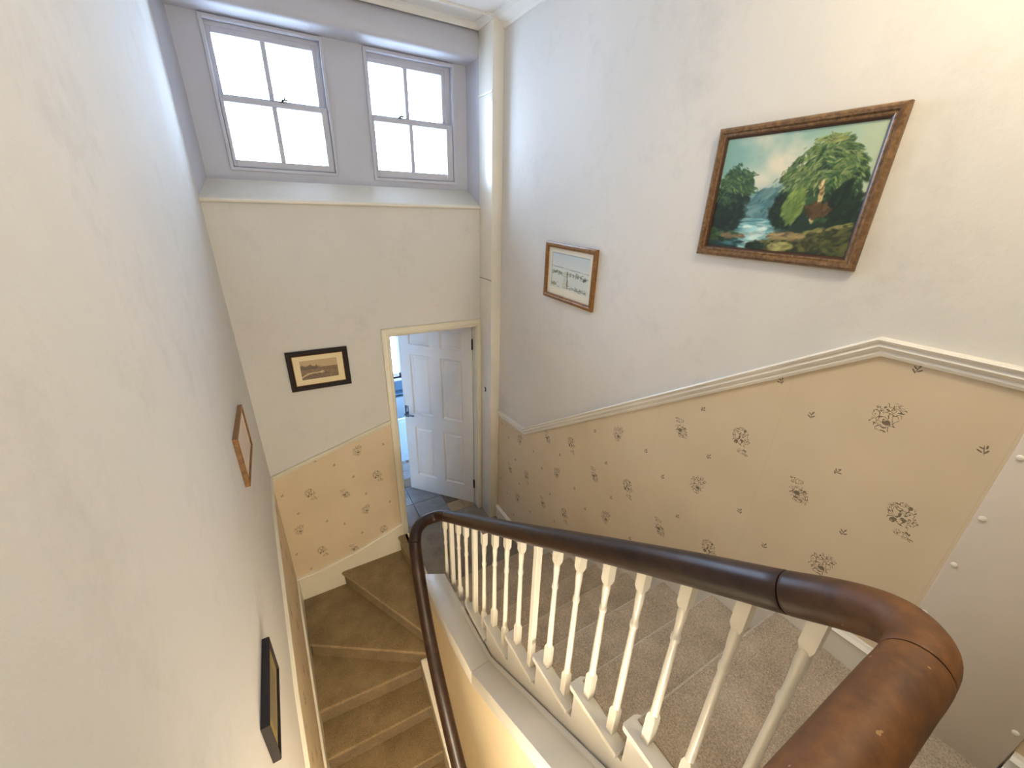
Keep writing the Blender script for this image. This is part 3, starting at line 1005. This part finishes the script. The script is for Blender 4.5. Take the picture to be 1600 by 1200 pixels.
def landscape(W_=260, H_=200):
    u, v = np.meshgrid(np.linspace(0, 1, W_), np.linspace(1, 0, H_))
    def fb(sc, seed):
        r = np.random.default_rng(seed)
        out = np.zeros_like(u)
        for o_ in range(4):
            g = r.random((int(sc * 2 ** o_) + 3, int(sc * 2 ** o_) + 3))
            x, y = u * sc * 2 ** o_, v * sc * 2 ** o_
            xi_, yi_ = x.astype(int), y.astype(int)
            fx, fy = x - xi_, y - yi_
            fx, fy = fx * fx * (3 - 2 * fx), fy * fy * (3 - 2 * fy)
            out += (g[yi_, xi_] * (1 - fx) * (1 - fy) + g[yi_, xi_ + 1] * fx * (1 - fy) + g[yi_ + 1, xi_] * (1 - fx) * fy + g[yi_ + 1, xi_ + 1] * fx * fy) / 2 ** o_
        return out / 1.875
    img = np.zeros((H_, W_, 3))
    img[:] = (138, 184, 178)
    blend(img, np.clip((u - 0.45) * 1.6, 0, 0.8), (196, 206, 172))
    cl = np.clip((fb(4, 1) - 0.40) * 3.2, 0, 1) * np.clip(1 - np.abs(u - 0.42) * 2.0, 0, 1) * np.clip((v - 0.38) * 4, 0, 1)
    blend(img, cl, (238, 230, 206))
    g2 = np.exp(-(((u - 0.33) / 0.12) ** 2 + ((v - 0.60) / 0.12) ** 2))
    blend(img, np.clip(g2, 0, 0.9), (244, 236, 214))
    mist = np.exp(-(((u - 0.40) / 0.17) ** 2 + ((v - 0.38) / 0.15) ** 2))
    blend(img, np.clip(mist * 1.2, 0, 0.95) * (0.75 + 0.3 * fb(8, 2)), (96, 142, 152))
    low_ = np.clip((0.48 - v) * 8, 0, 1)
    blend(img, low_ * np.clip(1 - np.exp(-((u - 0.40) / 0.13) ** 2), 0, 1), (32, 52, 42))
    def dabs(n, fu, size, cols, ang=(0.6, 0.5), asp=2.6):
        for _ in range(n):
            cu, cv = fu()
            ca = np.array(cols[rng.integers(len(cols))], float) * rng.uniform(0.85, 1.15)
            s_ = size * rng.uniform(0.6, 1.4)
            th = rng.normal(*ang)
            x0, x1 = int(max(0, (cu - 2 * s_) * W_)), int(min(W_, (cu + 2 * s_) * W_ + 1))
            y0, y1 = int(max(0, (1 - cv - 2 * s_) * H_)), int(min(H_, (1 - cv + 2 * s_) * H_ + 1))
            if x1 <= x0 or y1 <= y0:
                continue
            du, dv = u[y0:y1, x0:x1] - cu, (v[y0:y1, x0:x1] - cv) * 0.8
            a = du * math.cos(th) + dv * math.sin(th)
            b_ = -du * math.sin(th) + dv * math.cos(th)
            mk = np.clip(1.4 - (a / s_) ** 2 - (b_ * asp / s_) ** 2, 0, 1) * 0.8
            sub = img[y0:y1, x0:x1]
            sub += mk[..., None] * (ca - sub)
    def blob(cx, cy, rx, ry):
        def f():
            r = math.sqrt(rng.random())
            a = rng.random() * 2 * math.pi
            return cx + rx * r * math.cos(a), cy + ry * r * math.sin(a)
        return f
    def side_slope():
        return None
    DK = [(22, 40, 28), (30, 52, 34), (18, 34, 26)]
    MD = [(52, 84, 46), (64, 98, 54), (44, 74, 50)]
    LT = [(112, 138, 66), (134, 152, 78), (92, 124, 62)]
    # hazy far wood
    dabs(260, blob(0.42, 0.40, 0.13, 0.14), 0.035, [(92, 136, 142), (72, 116, 122), (118, 156, 156)])
    # water
    for vv in np.linspace(0.02, 0.27, 26):
        dabs(10, blob(0.36 + 0.02 * rng.normal(), vv, 0.10 + (0.27 - vv) * 0.25, 0.008), 0.045, [(98, 156, 164), (138, 188, 190), (176, 206, 202), (82, 142, 152)], (0.0, 0.05), 6)
    dabs(120, blob(0.12, 0.05, 0.16, 0.05), 0.05, [(36, 74, 72), (70, 126, 128), (28, 54, 50)], (0, 0.1), 5)
    dabs(70, blob(0.37, 0.16, 0.07, 0.07), 0.04, [(206, 228, 222), (150, 200, 204)], (0.1, 0.15), 3)
    # left trees
    dabs(200, blob(0.10, 0.32, 0.13, 0.18), 0.04, DK)
    dabs(220, blob(0.14, 0.54, 0.13, 0.15), 0.034, DK + MD[:1], (-0.5, 0.6))
    dabs(170, blob(0.15, 0.62, 0.11, 0.10), 0.028, MD + [(86, 116, 70)], (-0.5, 0.5))
    for (cx, cy) in ((0.06, 0.60), (0.14, 0.72), (0.22, 0.66), (0.25, 0.54), (0.05, 0.48)):
        dabs(26, blob(cx, cy, 0.07, 0.05), 0.018, MD + [(96, 124, 74), (76, 106, 66)], (-0.6 if cx > 0.13 else 0.6, 0.4), 4.0)
    dabs(60, blob(0.20, 0.58, 0.09, 0.09), 0.018, LT[:1] + MD, (-0.8, 0.4), 3.5)
    dabs(90, blob(0.08, 0.12, 0.14, 0.05), 0.035, DK + MD, (0, 0.3))
    dabs(30, blob(0.20, 0.115, 0.10, 0.02), 0.022, [(150, 128, 92), (110, 96, 66)], (0, 0.2))
    # mid bank
    dabs(200, blob(0.56, 0.36, 0.09, 0.14), 0.04, DK, (0.4, 0.6))
    # big willow on the right
    dabs(200, blob(0.80, 0.50, 0.13, 0.22), 0.045, DK + MD, (0.9, 0.5))
    HZ = [(96, 124, 74), (120, 142, 92), (78, 108, 66), (146, 158, 104)]
    for (cx, cy, rx, ry, ang_) in ((0.74, 0.86, 0.11, 0.07, 0.5), (0.63, 0.76, 0.10, 0.08, 0.8), (0.55, 0.64, 0.08, 0.07, 0.9), (0.68, 0.62, 0.10, 0.09, 0.9),
                                   (0.82, 0.78, 0.10, 0.08, -0.4), (0.90, 0.66, 0.07, 0.09, -0.8), (0.80, 0.64, 0.09, 0.09, 0.4), (0.60, 0.54, 0.07, 0.06, 1.0), (0.88, 0.54, 0.07, 0.08, -0.9)):
        dabs(26, blob(cx + 0.01, cy - 0.03, rx, ry * 0.8), 0.036, DK[:2] + MD, (ang_, 0.4))
        dabs(60, blob(cx, cy, rx, ry), 0.024, MD + HZ, (ang_, 0.35), 3.6)
        dabs(34, blob(cx - 0.015, cy + 0.02, rx * 1.1, ry), 0.018, HZ + LT, (ang_, 0.3), 4.0)
        dabs(16, blob(cx - 0.02, cy - 0.05, rx * 1.25, ry * 1.1), 0.020, HZ, (ang_ + 0.4, 0.3), 5.0)
    dabs(40, blob(0.73, 0.91, 0.09, 0.035), 0.018, [(150, 156, 96), (128, 142, 76)], (0.3, 0.5), 3.5)
    dabs(130, blob(0.60, 0.40, 0.06, 0.14), 0.03, LT, (1.1, 0.3), 3)
    dabs(100, blob(0.90, 0.42, 0.08, 0.16), 0.04, DK, (1.2, 0.4))
    for t in np.linspace(0, 1, 26):
        dabs(2, blob(0.735 + 0.02 * math.sin(3 * t), 0.28 + 0.30 * t, 0.008, 0.01), 0.018, [(196, 172, 120), (120, 92, 58), (226, 206, 156)], (1.5, 0.2), 2)
    dabs(60, blob(0.76, 0.36, 0.07, 0.06), 0.026, [(98, 74, 42), (78, 58, 34)], (0.5, 0.7))
    # right bank
    for t in np.linspace(0, 1, 60):
        cu = 0.38 + 0.60 * t
        hgt = 0.05 + 0.21 * t
        dabs(7, blob(cu, hgt * 0.5, 0.03, hgt * 0.5), 0.035, [(50, 58, 34), (74, 80, 44), (98, 98, 54), (38, 46, 30)], (0.25, 0.35))
        dabs(1, blob(cu, hgt, 0.02, 0.012), 0.028, [(132, 132, 72), (150, 140, 88)], (0.3, 0.2), 3)
    dabs(60, blob(0.60, 0.14, 0.12, 0.03), 0.028, [(168, 148, 104), (142, 124, 84), (96, 84, 58)], (0.2, 0.2), 3)
    dabs(50, blob(0.58, 0.05, 0.07, 0.03), 0.03, [(172, 166, 104), (140, 140, 84)], (0.3, 0.3))
    dabs(50, blob(0.40, 0.03, 0.06, 0.03), 0.028, DK, (0.3, 0.3))
    return np.clip(img * 0.96, 0, 255)

def onR(y_left, z0):
    """coordinates on the right wall: a to the viewer's right, b up, h off the wall"""
    return lambda a, b, h: (XR - h, y_left - a, z0 + b)
# large oil painting
W_, H_ = 0.562, 0.446
pic = thing('framed_painting', 'large oil painting of a green wooded river in moulded oak frame, high on right wall', 'picture', (XR, -1.944, 2.779))
tw = onR(-1.944, 2.779)
prof = [(0.0, 0.001), (0.0, 0.016), (0.004, 0.022), (0.010, 0.025), (0.017, 0.023), (0.021, 0.017), (0.026, 0.018), (0.030, 0.016), (0.030, 0.001)]
put(frame_mesh(prof, W_, H_, tw).build('frame', M['oak'], smooth=True, angle=35), pic)
prof = [(0.030, 0.001), (0.030, 0.0155), (0.034, 0.014), (0.037, 0.010), (0.038, 0.006), (0.038, 0.001)]
put(frame_mesh(prof, W_, H_, tw).build('slip', M['slip']), pic)
art('canvas', M['oil'], landscape(), lambda s_, t: tw(0.036 + s_ * (W_ - 0.072), 0.036 + t * (H_ - 0.072), 0.007), pic)

# small sketch on the right wall
W_, H_ = 0.492, 0.343
pic = thing('framed_picture', 'small pale print of a boardwalk over dunes in thin gold brown frame, on right wall', 'picture', (XR, -0.838, 2.405))
def tw(a, b, h):
    return (XR - h, -0.838 - a, 2.405 + b - 0.022 * a)
prof = [(0.0, 0.001), (0.0, 0.018), (0.006, 0.022), (0.018, 0.023), (0.024, 0.018), (0.028, 0.017), (0.030, 0.012), (0.030, 0.001)]
put(frame_mesh(prof, W_, H_, tw).build('frame', M['gilt'], smooth=True, angle=35), pic)
def dunes(W2=120, H2=90):
    u, v = np.meshgrid(np.linspace(0, 1, W2), np.linspace(1, 0, H2))
    img = np.zeros((H2, W2, 3))
    img[:] = (222, 216, 200)
    ins = ((u > 0.09) & (u < 0.93) & (v > 0.16) & (v < 0.90)).astype(float)
    blend(img, ins, (206, 210, 204))
    blend(img, ins * np.clip((v - 0.60) * 4, 0, 1), (190, 200, 204))
    edge = ins * ((np.abs(u - 0.09) < 0.012) | (np.abs(v - 0.895) < 0.012))
    blend(img, edge * 0.8, (150, 158, 160))
    blend(img, ins * (np.abs(v - 0.605 + 0.03 * (u - 0.5)) < 0.009) * 0.7, (130, 142, 150))
    r = np.random.default_rng(3)
    def tuft(cx, cy, rx, ry, n, c):
        for _ in range(n):
            a, b_ = cx + rx * r.normal() * 0.5, cy + ry * r.normal() * 0.5
            mk = np.clip(1.3 - ((u - a) / 0.02) ** 2 - ((v - b_) / 0.010) ** 2, 0, 1) * 0.6
            blend(img, mk * ins, np.array(c, float) * r.uniform(0.8, 1.2))
    tuft(0.22, 0.50, 0.16, 0.04, 60, (92, 104, 84))
    tuft(0.68, 0.50, 0.24, 0.04, 60, (104, 112, 98))
    tuft(0.84, 0.46, 0.05, 0.03, 20, (70, 78, 70))
    tuft(0.16, 0.24, 0.10, 0.04, 40, (132, 136, 108))
    tuft(0.72, 0.22, 0.26, 0.05, 70, (128, 130, 112))
    path = (np.abs(u - 0.42 - 0.02 * (0.5 - v)) < 0.02 + 0.12 * np.clip(0.52 - v, 0, 1)) & (v < 0.53) & (v > 0.18)
    blend(img, path * ins * 0.85, (208, 206, 190))
    blend(img, path * (np.sin(v * 160) > 0.2) * ins * 0.5, (150, 152, 140))
    post = (np.abs(u - 0.47 - 0.05 * (0.5 - v)) < 0.012) & (v < 0.56) & (v > 0.2)
    blend(img, post * 0.8, (86, 92, 84))
    return np.clip(img, 0, 255)
art('print', M['print'], dunes(), lambda s_, t: tw(0.028 + s_ * (W_ - 0.056), 0.028 + t * (H_ - 0.056), 0.008), pic)

# sepia print on the end wall
W_, H_ = 0.408, 0.297
pic = thing('framed_picture', 'sepia landscape print with cream mount in black frame, on end wall left of door', 'picture', (-0.021, 0.0, 1.671))
tw = lambda a, b, h: (-0.021 + a, -h, 1.671 + b - 0.012 * a)
prof = [(0.0, 0.001), (0.0, 0.016), (0.004, 0.020), (0.022, 0.020), (0.030, 0.016), (0.034, 0.010), (0.034, 0.001)]
put(frame_mesh(prof, W_, H_, tw).build('frame', M['darkframe'], smooth=True, angle=35), pic)
prof = [(0.034, 0.001), (0.034, 0.0105), (0.038, 0.009), (0.038, 0.001)]
put(frame_mesh(prof, W_, H_, tw).build('slip', M['gilt']), pic)
def sepia(W2=150, H2=110):
    u, v = np.meshgrid(np.linspace(0, 1, W2), np.linspace(1, 0, H2))
    img = np.zeros((H2, W2, 3))
    img[:] = (232, 214, 170)
    ins = ((u > 0.13) & (u < 0.87) & (v > 0.19) & (v < 0.83)).astype(float)
    r = np.random.default_rng(8)
    a, b_ = (u - 0.13) / 0.74, (v - 0.19) / 0.64
    n_ = r.random((H2, W2))
    n_ = (n_ + np.roll(n_, 1, 1) + np.roll(n_, 1, 0) + np.roll(n_, -1, 1)) / 4
    blend(img, ins, (188, 160, 118))
    land = ins * (b_ < 0.66 + 0.05 * np.sin(a * 5 + 0.6))
    blend(img, land, (136, 106, 70))
    blend(img, land * np.clip((n_ - 0.45) * 4, 0, 0.7), (84, 60, 36))
    trees = ins * (b_ > 0.52) * (b_ < 0.72 + 0.06 * np.sin(a * 30)) * (a < 0.45)
    blend(img, trees * np.clip(n_ * 1.3, 0, 0.8), (70, 50, 30))
    dark = ins * (b_ < 0.30) * (a < 0.75)
    blend(img, dark * np.clip((n_ - 0.35) * 2.5, 0, 0.7), (72, 48, 28))
    road = ins * (np.abs(b_ - 0.12 - 0.55 * np.clip(a, 0, 0.55) - 0.06 * np.sin(a * 9)) < 0.035 * (1.25 - a)) * (a < 0.62)
    blend(img, road * 0.9, (204, 180, 138))
    blend(img, ins * np.exp(-(((a - 0.55) / 0.05) ** 2 + ((b_ - 0.30) / 0.04) ** 2)), (222, 206, 176))
    blend(img, ins * (np.abs(b_ - 0.62) < 0.02) * (a > 0.5) * 0.7, (200, 176, 136))
    return np.clip(img, 0, 255)
art('print', M['print'], sepia(), lambda s_, t: tw(0.036 + s_ * (W_ - 0.072), 0.036 + t * (H_ - 0.072), 0.006), pic)

# two pictures seen edge on along the left wall
def left_pic(label, y_near, y_far, z0, hgt, tilt, fr, mount, inner, fw, depth):
    W2 = y_far - y_near
    pic_ = thing('framed_picture', label, 'picture', (XL, y_near, z0))
    tw_ = lambda a, b, h: (XL + h, y_near + a, z0 + b + tilt * a)
    prof_ = [(0.0, 0.001), (0.0, depth - 0.003), (0.003, depth), (fw * 0.7, depth), (fw, depth - 0.005), (fw, 0.001)]
    put(frame_mesh(prof_, W2, hgt, tw_).build('frame', fr, smooth=True, angle=35), pic_)
    n_ = 40
    u, v = np.meshgrid(np.linspace(0, 1, n_), np.linspace(1, 0, n_))
    img = np.zeros((n_, n_, 3))
    img[:] = mount
    ins = ((u > 0.16) & (u < 0.84) & (v > 0.2) & (v < 0.8)).astype(float)
    blend(img, ins * (0.8 + 0.2 * np.random.default_rng(2).random((n_, n_))), inner)
    art('print', M['print'], img, lambda s_, t: tw_(fw + s_ * (W2 - 2 * fw), fw + t * (hgt - 2 * fw), depth - 0.008), pic_)
left_pic('thin gold framed pale print on left wall, seen nearly edge on, higher and farther one', -1.165, -0.715, 1.712, 0.255, -0.062, M['gilt'], (226, 208, 190), (214, 196, 184), 0.014, 0.022)
left_pic('black framed picture on left wall above lower stairs, nearer and lower one', -2.10, -1.745, 1.245, 0.19, -0.10, M['darkframe'], (150, 132, 84), (120, 112, 92), 0.012, 0.026)
